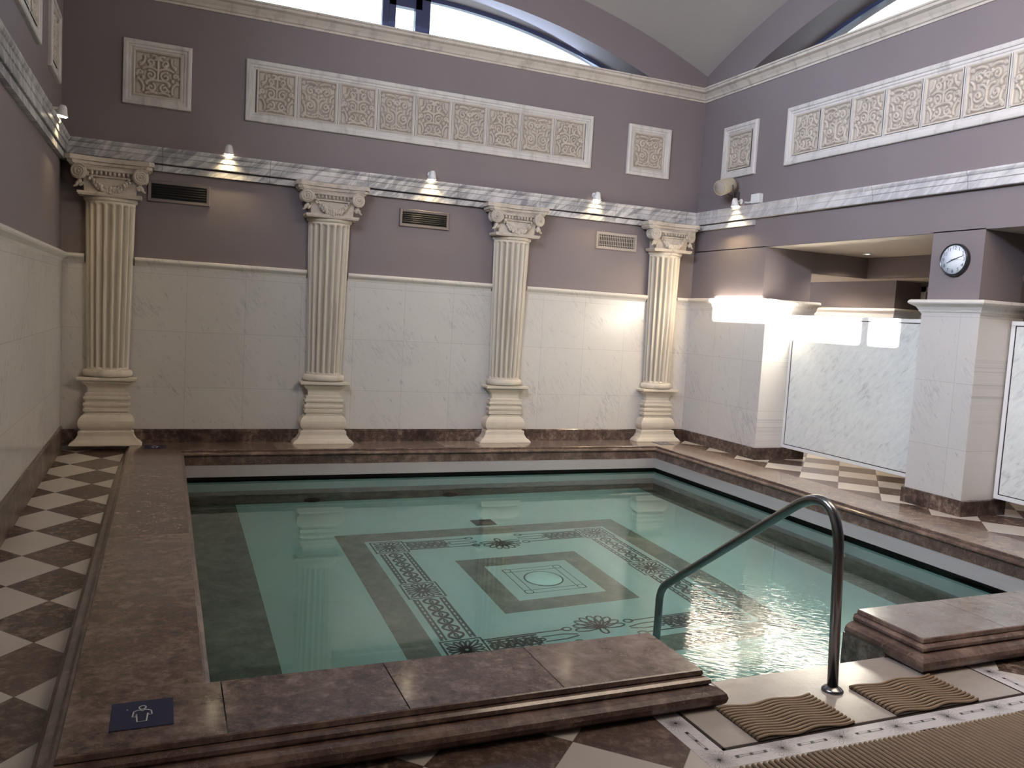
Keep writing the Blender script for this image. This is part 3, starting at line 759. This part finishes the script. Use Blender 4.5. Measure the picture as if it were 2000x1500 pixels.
# ---------------------------------------------------------------- columns
def make_column():
    t=thing('column',(CX[0],0,ZT),'','column','fluted columns on the back wall')
    # pedestal : (half width, depth, z)
    P=[(.315,.185,0),(.315,.185,.010),(.298,.176,.030),(.268,.160,.052),(.250,.150,.080),(.243,.147,.092),(.240,.147,.097),(.240,.147,.128),(.233,.143,.134),(.214,.130,.140),(.214,.130,.152),
       (.226,.138,.158),(.238,.146,.180),(.243,.149,.205),(.240,.147,.232),(.228,.138,.262),(.208,.124,.285),(.192,.114,.292),(.192,.114,.300),(.182,.106,.303),(.182,.106,.318),
       (.200,.118,.322),(.200,.118,.350),(.188,.108,.356),(.190,.112,.366),(.200,.118,.374),(.204,.121,.388),(.200,.118,.402),(.184,.106,.408),(.184,.106,.426),(.196,.116,.432),(.202,.120,.446),(.198,.117,.462),
       (.186,.108,.466),(.188,.110,.492),(.176,.100,.498),(.164,.090,.506),(.164,.090,.540),(.170,.096,.556),(.182,.106,.570),(.205,.124,.590),(.212,.130,.596),(.212,.130,.612),(.252,.160,.620),(.255,.163,.626),(.255,.163,.646),(.250,.160,.650)]
    bm=bmesh.new(); rings=[]
    for hw,dp,z in P:
        rings.append([bm.verts.new(p) for p in [(-hw,0,z),(-hw,-dp,z),(hw,-dp,z),(hw,0,z)]])
    for a,b in zip(rings,rings[1:]):
        for k in range(3): bm.faces.new((a[k],a[k+1],b[k+1],b[k]))
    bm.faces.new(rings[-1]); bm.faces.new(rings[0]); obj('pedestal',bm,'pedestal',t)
    # shaft
    bm=bmesh.new(); nf=9; per=12; z0,z1=.722,2.31
    def section(z,hw,dp,fl):
        out=[]
        for i in range(nf*per+1):
            a=PI*i/(nf*per); k=(i%per)/per
            s=abs(math.sin(PI*min(1,max(0,(k-.13)/.74)))) if .13<k<.87 else 0
            rr=1-fl*s**.7
            out.append(bm.verts.new((math.cos(a)*hw*rr,-.012-math.sin(a)*dp*rr,z)))
        return out
    lev=[(z0-.0,0),(z0+.012,0),(z0+.026,.15),(z1-.10,.15),(z1-.05,.14),(z1-.03,0),(z1,0)]
    rs=[]
    for z,fl in lev:
        k=(z-z0)/(z1-z0); hw=.183+(.215-.183)*k; rs.append(section(z,hw,.135+.02*k,fl))
    for a,b in zip(rs,rs[1:]):
        for k in range(len(a)-1): bm.faces.new((a[k],a[k+1],b[k+1],b[k]))
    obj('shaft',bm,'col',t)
    bm=bmesh.new()
    for k in range(1):
        for (zc,rh,hw,dp) in ((.688,.034,.196,.150),(2.325,.026,.212,.155)):
            prof=[]
            N=8; ring_=[]
            for j in range(N+1):
                b=-PI/2+PI*j/N; ring_.append((hw+.022*math.cos(b),dp+.022*math.cos(b),zc+rh*math.sin(b)))
            rr=[]
            for (h,d_,z) in ring_: rr.append([bm.verts.new((math.cos(PI*i/28)*h,-.01-math.sin(PI*i/28)*d_,z)) for i in range(29)])
            for a,b in zip(rr,rr[1:]):
                for i in range(28): f=bm.faces.new((a[i],a[i+1],b[i+1],b[i])); f.smooth=True
            bm.faces.new(rr[0]); bm.faces.new(rr[-1])
    obj('ring_moulding',bm,'col',t)
    # capital
    bm=bmesh.new()
    box(bm,-.270,.270,-.205,0,2.350,2.372); box(bm,-.262,.262,-.198,0,2.338,2.352)
    rings=[]
    for hw,dp,z,c in [(.215,.150,2.372,.0),(.222,.155,2.45,.0),(.225,.158,2.53,0),(.235,.165,2.60,0)]:
        rings.append([bm.verts.new((x*hw,-dp+c-(0.012*(1-x*x)),z)) for x in [i/6-1 for i in range(13)]]+[bm.verts.new((hw,0,z)),bm.verts.new((-hw,0,z))])
    for a,b in zip(rings,rings[1:]):
        for k in range(len(a)): bm.faces.new((a[k],a[(k+1)%len(a)],b[(k+1)%len(a)],b[k]))
    bm.faces.new(rings[-1]); bm.faces.new(rings[0])
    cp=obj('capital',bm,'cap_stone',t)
    bm=bmesh.new()
    def absec(s,z,ins=0):
        o=[]
        W_=.318*s; D=.215*s+.0
        for i in range(17):
            x=i/8-1; o.append((x*W_,-D+.050*(1-x*x)**1.0,z))
        h=.045
        return [(-W_-h,0+0,z),(-W_-h,-D+.03,z)]+o+[(W_+h,-D+.03,z),(W_+h,0,z)]
    ab=[]
    for s,z in [(.90,2.600),(.93,2.615),(.96,2.618),(.98,2.64),(.98,2.645),(1.03,2.648),(1.03,2.69)]:
        ab.append([bm.verts.new(p) for p in absec(s,z)])
    for a,b in zip(ab,ab[1:]):
        for k in range(len(a)): bm.faces.new((a[k],a[(k+1)%len(a)],b[(k+1)%len(a)],b[k]))
    bm.faces.new(ab[-1]); bm.faces.new(ab[0])
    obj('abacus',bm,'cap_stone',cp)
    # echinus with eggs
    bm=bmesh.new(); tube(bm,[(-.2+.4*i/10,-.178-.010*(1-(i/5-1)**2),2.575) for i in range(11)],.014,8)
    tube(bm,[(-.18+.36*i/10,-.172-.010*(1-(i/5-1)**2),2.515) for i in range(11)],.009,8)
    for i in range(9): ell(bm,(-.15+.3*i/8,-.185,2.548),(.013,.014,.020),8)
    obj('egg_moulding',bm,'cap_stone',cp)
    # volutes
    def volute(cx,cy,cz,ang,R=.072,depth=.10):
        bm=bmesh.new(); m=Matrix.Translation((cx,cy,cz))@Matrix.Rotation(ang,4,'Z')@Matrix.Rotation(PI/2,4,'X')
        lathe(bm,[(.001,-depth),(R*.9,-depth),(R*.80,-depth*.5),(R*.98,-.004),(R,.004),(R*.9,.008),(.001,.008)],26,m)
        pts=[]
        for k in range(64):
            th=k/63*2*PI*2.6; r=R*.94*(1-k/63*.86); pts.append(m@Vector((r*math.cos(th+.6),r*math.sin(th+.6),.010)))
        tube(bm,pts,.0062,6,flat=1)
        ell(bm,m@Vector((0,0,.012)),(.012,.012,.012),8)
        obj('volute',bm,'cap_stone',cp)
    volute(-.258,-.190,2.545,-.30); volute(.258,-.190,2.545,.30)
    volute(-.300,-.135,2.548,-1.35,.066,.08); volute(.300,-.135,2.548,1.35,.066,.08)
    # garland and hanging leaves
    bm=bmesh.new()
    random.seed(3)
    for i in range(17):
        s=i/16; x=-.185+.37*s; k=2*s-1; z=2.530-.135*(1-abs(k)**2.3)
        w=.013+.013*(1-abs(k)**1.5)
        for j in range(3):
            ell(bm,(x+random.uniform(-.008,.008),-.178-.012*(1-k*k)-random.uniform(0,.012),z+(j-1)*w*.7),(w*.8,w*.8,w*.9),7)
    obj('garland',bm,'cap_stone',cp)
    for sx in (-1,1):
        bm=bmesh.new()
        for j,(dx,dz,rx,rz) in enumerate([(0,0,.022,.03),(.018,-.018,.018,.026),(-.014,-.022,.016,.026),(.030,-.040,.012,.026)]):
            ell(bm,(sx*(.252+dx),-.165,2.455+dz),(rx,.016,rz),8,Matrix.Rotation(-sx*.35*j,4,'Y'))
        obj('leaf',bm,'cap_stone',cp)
    return t
c0=make_column()
lab=['fluted cream column at the far left corner, wedged beside the left wall',
     'fluted cream column between the left dark vent and the middle dark vent',
     'fluted cream column between the middle dark vent and the pale vent',
     'fluted cream column at the right end of the back wall beside the pier']
for k in range(4):
    c=c0 if k==0 else copy_tree(c0)
    c.location=(CX[k],-.018,ZT if k else .145); c['label']=lab[k]

# ---------------------------------------------------------------- carved reliefs
def relief_height(kind):
    """list of 2-D curves (mirror symmetric scrollwork) in the unit square"""
    cs=[]
    def spiral(cx,cy,r,turn,a0,sgn,n=26):
        cs.append(([(cx+r*(1-.8*k/n)*math.cos(a0+sgn*turn*k/n),cy+r*(1-.8*k/n)*math.sin(a0+sgn*turn*k/n)) for k in range(n+1)],.048 if r>.1 else .036))
    def leafc(x0,y0,x1,y1,b):
        mx,my=(x0+x1)/2-(y1-y0)*b,(y0+y1)/2+(x1-x0)*b
        cs.append(([((1-s)**2*x0+2*s*(1-s)*mx+s*s*x1,(1-s)**2*y0+2*s*(1-s)*my+s*s*y1) for s in [i/14 for i in range(15)]],.050))
    rnd=random.Random(kind)
    if kind==0:
        spiral(.30,-.05,.22,7.5,1.2,1); spiral(.33,.52,.17,7,-1.5,-1); spiral(.28,-.58,.19,7,2.0,1); leafc(.0,.75,.0,-.2,.0)
        leafc(.0,-.25,.45,-.32,.2); leafc(.05,.2,.62,.22,.3); leafc(.55,.75,.72,.35,-.3); leafc(.6,-.75,.75,-.3,.3); leafc(.02,.75,.25,.82,.3)
        spiral(.72,.02,.11,6,0,1); leafc(.05,-.8,.5,-.85,.2)
        for k in range(10): spiral(rnd.uniform(.05,.85),rnd.uniform(-.85,.85),.07,4.5,rnd.uniform(0,6),rnd.choice((-1,1)),10)
    else:
        spiral(.0,.40,.15,6.3,0,1); spiral(.42,.40,.20,7.5,2.5,-1); spiral(.42,-.30,.23,7.5,-2.5,1); leafc(.0,.2,.0,-.75,0)
        leafc(.02,-.1,.3,.1,.3); leafc(.0,-.5,.3,-.72,-.3); leafc(.62,.0,.82,.3,.3); leafc(.1,.72,.6,.78,.2); leafc(.66,-.6,.82,-.15,.2); leafc(.1,-.78,.75,-.72,-.2)
        spiral(.78,.72,.09,5,0,1); spiral(.76,-.78,.08,5,0,1)
        for k in range(10): spiral(rnd.uniform(.05,.85),rnd.uniform(-.85,.85),.07,4.5,rnd.uniform(0,6),rnd.choice((-1,1)),10)
    return cs
def carved_mesh(kind,w,h):
    cs=relief_height(kind); N=64; bm=bmesh.new(); g=[]
    def hh(x,y):
        x=abs(x); b=0
        for pts,wd in cs:
            for (px,py) in pts:
                dx=x-px; dy=y-py
                if abs(dx)<.08 and abs(dy)<.08:
                    d=math.sqrt(dx*dx+dy*dy)/wd
                    if d<1.35: b=max(b,1-(d/1.35)**2)
        e=max(abs(x),abs(y))
        if e>.93: b=1.0
        return b
    for i in range(N+1):
        row=[]
        for j in range(N+1):
            x=i/N*2-1; y=j/N*2-1
            row.append(bm.verts.new((x*w/2,-.020*hh(x,y),y*h/2)))
        g.append(row)
    for i in range(N):
        for j in range(N): f=bm.faces.new((g[i][j],g[i+1][j],g[i+1][j+1],g[i][j+1])); f.smooth=True
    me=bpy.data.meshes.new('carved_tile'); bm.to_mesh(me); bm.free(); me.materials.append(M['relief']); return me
FR=[(0,0),(0,.022),(.006,.030),(.030,.034),(.042,.030),(.046,.020),(.066,.020),(.074,.012),(.090,.012),(.094,.004)]
def relief(name,x0,x1,z0,z1,n,label,group,wall='back',meshes=None):
    w,h=x1-x0,z1-z0; cx,cz=(x0+x1)/2,(z0+z1)/2
    if wall=='back': t=thing(name,(cx,0,cz),label,'relief panel',group)
    elif wall=='right': t=thing(name,(WX,-cx,cz),label,'relief panel',group,rot=(0,0,-PI/2))
    else: t=thing(name,(0,-cx,cz),label,'relief panel',group,rot=(0,0,PI/2))
    bm=bmesh.new(); rings=[]
    for ins,dp in FR:
        a,b=w/2-ins,h/2-ins
        rings.append([bm.verts.new((x,-dp,z)) for x,z in ((-a,-b),(a,-b),(a,b),(-a,b))])
    for a,b in zip(rings,rings[1:]):
        for k in range(4): bm.faces.new((a[k],a[(k+1)%4],b[(k+1)%4],b[k]))
    # divider bars
    iw=w-.18; tw=iw/n
    for k in range(1,n):
        xx=-iw/2+k*tw; box(bm,xx-.016,xx-.003,-.016,0,-h/2+.085,h/2-.085); box(bm,xx+.003,xx+.016,-.016,0,-h/2+.085,h/2-.085)
    obj('frame',bm,'relief_frame',t)
    for k in range(n):
        o=bpy.data.objects.new('carved_tile',meshes[k%2]); COL.objects.link(o); o.parent=t
        o.location=(-iw/2+(k+.5)*tw,-.003,0)
        if (k//2)%2 and n>1: o.rotation_euler=(0,0,0); o.scale=(-1,1,1)
    return t
tw_long=(3.895-.18)/9-.034
tl=[carved_mesh(0,tw_long,.425),carved_mesh(1,tw_long,.425)]
ts=[carved_mesh(0,.425,.42),carved_mesh(1,.425,.42)]
GR='small square carved stone reliefs'; GL='long carved stone friezes'
relief('carved_relief',.50,1.105,3.392,3.99,1,'square carved relief with scrollwork on the back wall, above the left dark vent',GR,'back',ts)
relief('carved_relief',5.983,6.583,3.385,3.98,1,'square carved relief on the back wall, above the rightmost column',GR,'back',[ts[1],ts[0]])
relief('carved_frieze',1.605,5.498,3.385,3.985,9,'long carved frieze of nine scroll tiles in the middle of the back wall',GL,'back',tl)
relief('carved_relief',.458,1.068,3.37,3.985,1,'square carved relief on the right wall, above the beige loudspeaker',GR,'right',[ts[1],ts[0]])
relief('carved_frieze',1.555,5.45,3.385,3.995,9,'long carved frieze on the right wall, cut off by the right picture edge',GL,'right',tl)
relief('carved_relief',.37,1.01,3.40,3.99,1,'square carved relief on the left wall, nearest the back left corner',GR,'left',ts)
relief('carved_frieze',1.60,5.45,3.40,3.99,9,'long carved frieze on the left wall, seen at the top left picture edge',GL,'left',tl)

# ---------------------------------------------------------------- vents
def vent(x0,x1,z0,z1,label,light=False):
    w,h=x1-x0,z1-z0; t=thing('wall_vent',((x0+x1)/2,0,(z0+z1)/2),label,'vent','air vents between the columns')
    bm=bmesh.new(); rings=[]
    for ins,dp in [(0,0),(.0,.014),(.006,.020),(.030,.016),(.034,.004)]:
        a,b=w/2-ins,h/2-ins; rings.append([bm.verts.new((x,-dp,z)) for x,z in ((-a,-b),(a,-b),(a,b),(-a,b))])
    for a,b in zip(rings,rings[1:]):
        for k in range(4): bm.faces.new((a[k],a[(k+1)%4],b[(k+1)%4],b[k]))
    obj('frame',bm,'vent_light' if light else 'vent',t)
    bm=bmesh.new(); a,b=w/2-.032,h/2-.032; quad(bm,[(-a,-.002,-b),(a,-.002,-b),(a,-.002,b),(-a,-.002,b)]); obj('duct',bm,'dark',t)
    bm=bmesh.new()
    if light:
        n=20
        for k in range(n): x=-a+2*a*(k+.5)/n; box(bm,x-.004,x+.004,-.014,-.003,-b,b)
        for k in range(3): z=-b+2*b*(k+.5)/3; box(bm,-a,a,-.010,-.004,z-.004,z+.004)
    else:
        n=6
        for k in range(n):
            z=-b+2*b*(k+.5)/n; quad(bm,[(-a,-.016,z-.009),(a,-.016,z-.009),(a,-.004,z+.005),(-a,-.004,z+.005)])
            quad(bm,[(-a,-.016,z-.009),(a,-.016,z-.009),(a,-.016,z-.012),(-a,-.016,z-.012)])
    obj('louvres',bm,'vent_light' if light else 'black',t)
vent(.735,1.30,2.50,2.705,'dark horizontal louvred vent between the first and second columns from the left')
vent(3.225,3.79,2.50,2.69,'dark horizontal louvred vent between the second and third columns from the left')
vent(5.64,6.20,2.465,2.67,'pale vent with upright fins between the third and fourth columns from the left',True)

# ---------------------------------------------------------------- spot lamps
def spot(loc,rot,label,power=14,aim=(0,.05,-1)):
    t=thing('spot_lamp',loc,label,'spotlight','small white spotlights above the marble band',rot=rot)
    bm=bmesh.new(); lathe(bm,[(.001,0),(.026,0),(.030,.006),(.028,.016),(.001,.02)],18,Matrix.Rotation(PI/2,4,'X'))
    tube(bm,fillet([(0,-.01,0),(0,-.065,0),(0,-.075,-.01)],.01,4),.009,8); obj('bracket',bm,'lampwhite',t)
    bm=bmesh.new(); m=Matrix.Translation((0,-.095,0))@Matrix.Rotation(math.radians(8),4,'X')
    lathe(bm,[(.001,.030),(.020,.028),(.030,.012),(.036,-.010),(.040,-.034),(.052,-.062),(.050,-.064),(.040,-.055),(.001,-.052)],24,m); obj('lamp_shade',bm,'lampwhite',t)
    bm=bmesh.new(); lathe(bm,[(.001,-.055),(.043,-.0595),(.040,-.067),(.001,-.068)],24,m); obj('bulb',bm,'bulb',t)
    R=Matrix.Rotation(rot[2],4,'Z'); p=Vector(loc)+R@Vector((0,-.10,-.085)); q=p+R@Vector(aim)
    light('SPOT','spot_glow',p,power,(1,.78,.42),.03,to=q,spot_size=math.radians(125),spot_blend=.9)
    return t
sp=[spot((x,0,3.085),(0,0,0),l) for x,l in ((1.46,'small white spotlight on the back wall, above the left dark vent'),(3.545,'small white spotlight on the back wall, above the middle dark vent'),(5.575,'small white spotlight on the back wall, above the pale vent'))]
spot((0,-.86,3.10),(0,0,PI/2),'small white spotlight on the left wall beside the leftmost column',power=14)
spot((WX,-.86,3.08),(0,0,-PI/2),'small white spotlight on the right wall, below the beige loudspeaker',power=60,aim=(0,-.25,-1))

# loudspeaker
t=thing('loudspeaker',(WX,-.80,3.27),'beige cylindrical loudspeaker on a dark bracket above the right wall spotlight','loudspeaker')
bm=bmesh.new()
ax=Vector((-1.03,-.24,-.38)).normalized(); q=ax.to_track_quat('Z','Y').to_matrix().to_4x4()
m=Matrix.Translation((-.17,.02,-.02))@q
lathe(bm,[(.001,-.11),(.05,-.105),(.078,-.09),(.088,-.06),(.088,.12),(.084,.128),(.078,.124),(.001,.122)],28,m); obj('housing',bm,'speaker',t)
bm=bmesh.new(); lathe(bm,[(.001,.1235),(.074,.1235),(.074,.127),(.001,.127)],28,m); o=obj('grille',bm,'vent_light',t)
bm=bmesh.new(); tube(bm,[(-.02,.06,-.13),(-.10,-.03,-.11),(-.16,-.085,-.02)],.008,6); tube(bm,[(-.02,.02,-.13),(-.1,.06,-.12),(-.16,.10,-.03)],.008,6); box(bm,-.03,0,-.02,.09,-.16,-.08); obj('bracket',bm,'bracket',t)
# junction box
t=thing('junction_box',(WX,-1.16,3.075),'white square junction box on the right wall beside the spotlight','electrical box')
bm=bmesh.new(); box(bm,-.06,0,-.075,.065,-.05,.055); obj('housing',bm,'lampwhite',t,bevel=.006)
bm=bmesh.new(); box(bm,-.066,-.06,-.060,.050,-.038,.043); obj('lid',bm,'lampwhite',t,bevel=.003)
bm=bmesh.new(); tube(bm,[(-.03,.065,-.02),(-.03,.13,-.03),(-.03,.20,-.02)],.012,8); obj('cable_gland',bm,'lampwhite',t)
# cable clip on wall
t=thing('ceiling_downlight',(8.15,-1.75,2.528),'small lit downlight in the recess ceiling behind the pier','ceiling light')
bm=bmesh.new(); lathe(bm,[(.030,0),(.052,0),(.050,-.006),(.034,-.008),(.030,0)],24); obj('ring',bm,'lampwhite',t)
bm=bmesh.new(); lathe(bm,[(.001,-.002),(.031,-.002),(.031,-.004),(.001,-.004)],20); obj('bulb',bm,'bulb_small',t)
light('SPOT','recess_light',(8.15,-1.75,2.50),60,(1,.85,.66),.04,to=(8.15,-1.75,0),spot_size=math.radians(140),spot_blend=.8)
light('SPOT','recess_light',(8.25,-.75,2.26),75,(1,.85,.66),.04,to=(8.6,-.75,0),spot_size=math.radians(150),spot_blend=.8)  # added fill without a fixture, brightens the far recess wall

# ---------------------------------------------------------------- clock
t=thing('wall_clock',(WX,-3.785,2.29),'round black-rimmed wall clock with white dial on the pillar','clock',rot=(0,0,-PI/2))
m=Matrix.Rotation(PI/2,4,'X')
bm=bmesh.new(); lathe(bm,[(.001,0),(.132,0),(.136,.010),(.136,.034),(.131,.046),(.124,.048),(.120,.036),(.001,.034)],48,m); obj('case',bm,'clock_case',t)
bm=bmesh.new(); lathe(bm,[(.001,.035),(.1215,.035),(.1215,.037),(.001,.037)],48,m); obj('dial',bm,'clock_face',t)
for k in range(1,13):
    cu=bpy.data.curves.new('n','FONT'); cu.body=str(k); cu.size=.042; cu.align_x='CENTER'; cu.align_y='CENTER'
    to=bpy.data.objects.new('n',cu); COL.objects.link(to); bpy.context.view_layer.update()
    me=bpy.data.meshes.new_from_object(to.evaluated_get(bpy.context.evaluated_depsgraph_get()))
    a=PI/2-k*PI/6; me.transform(Matrix.Translation((.098*math.cos(a),-.0378,.098*math.sin(a)))@Matrix.Rotation(PI/2,4,'X'))
    bm=bmesh.new(); bm.from_mesh(me); bpy.data.meshes.remove(me); bpy.data.objects.remove(to); bpy.data.curves.remove(cu)
    obj('numeral',bm,'ink',t)
def hand(ang,L,w,back,y,name):
    a=math.radians(90-ang); d=Vector((math.cos(a),0,math.sin(a))); n=Vector((-d.z,0,d.x))
    bm=bmesh.new(); P=[-d*back-n*w/2,d*L-n*w/4,d*L+n*w/4,-d*back+n*w/2]
    quad(bm,[(p.x,y,p.z) for p in P]); quad(bm,[(p.x,y-.001,p.z) for p in P]); obj(name,bm,'ink',t)
hand(246,.068,.010,.018,-.040,'hour_hand'); hand(72,.105,.008,.022,-.0415,'minute_hand'); hand(93,.095,.002,.03,-.043,'second_hand')

# ---------------------------------------------------------------- marble partitions
def partition(y0,y1,z0,z1,label):
    t=thing('marble_partition',(7.42,(y0+y1)/2,z0),label,'partition','white framed marble partitions'); L=abs(y1-y0)/2; H=z1-z0
    fw=.036
    bm=bmesh.new()
    box(bm,0,.045,-L,L,0,fw); box(bm,0,.045,-L,L,H-fw,H); box(bm,0,.045,-L,-L+fw,fw,H-fw); box(bm,0,.045,L-fw,L,fw,H-fw)
    obj('frame',bm,'panel_frame',t,bevel=.003)
    bm=bmesh.new(); g=.008
    for r in ((-L+fw,L-fw,fw,fw+g),(-L+fw,L-fw,H-fw-g,H-fw),(-L+fw,-L+fw+g,fw,H-fw),(L-fw-g,L-fw,fw,H-fw)): box(bm,.006,.03,r[0],r[1],r[2],r[3])
    obj('seal',bm,'black',t)
    bm=bmesh.new(); box(bm,.008,.032,-L+fw+g,L-fw-g,fw+g,H-fw-g); obj('marble_panel',bm,'panel',t)
    return t
partition(-1.45,-3.49,.293,1.793,'white framed flecked marble partition between the pier and the clock pillar')
partition(-4.075,-6.2,.30,1.80,'white framed flecked marble partition right of the clock pillar, cut by the picture edge')
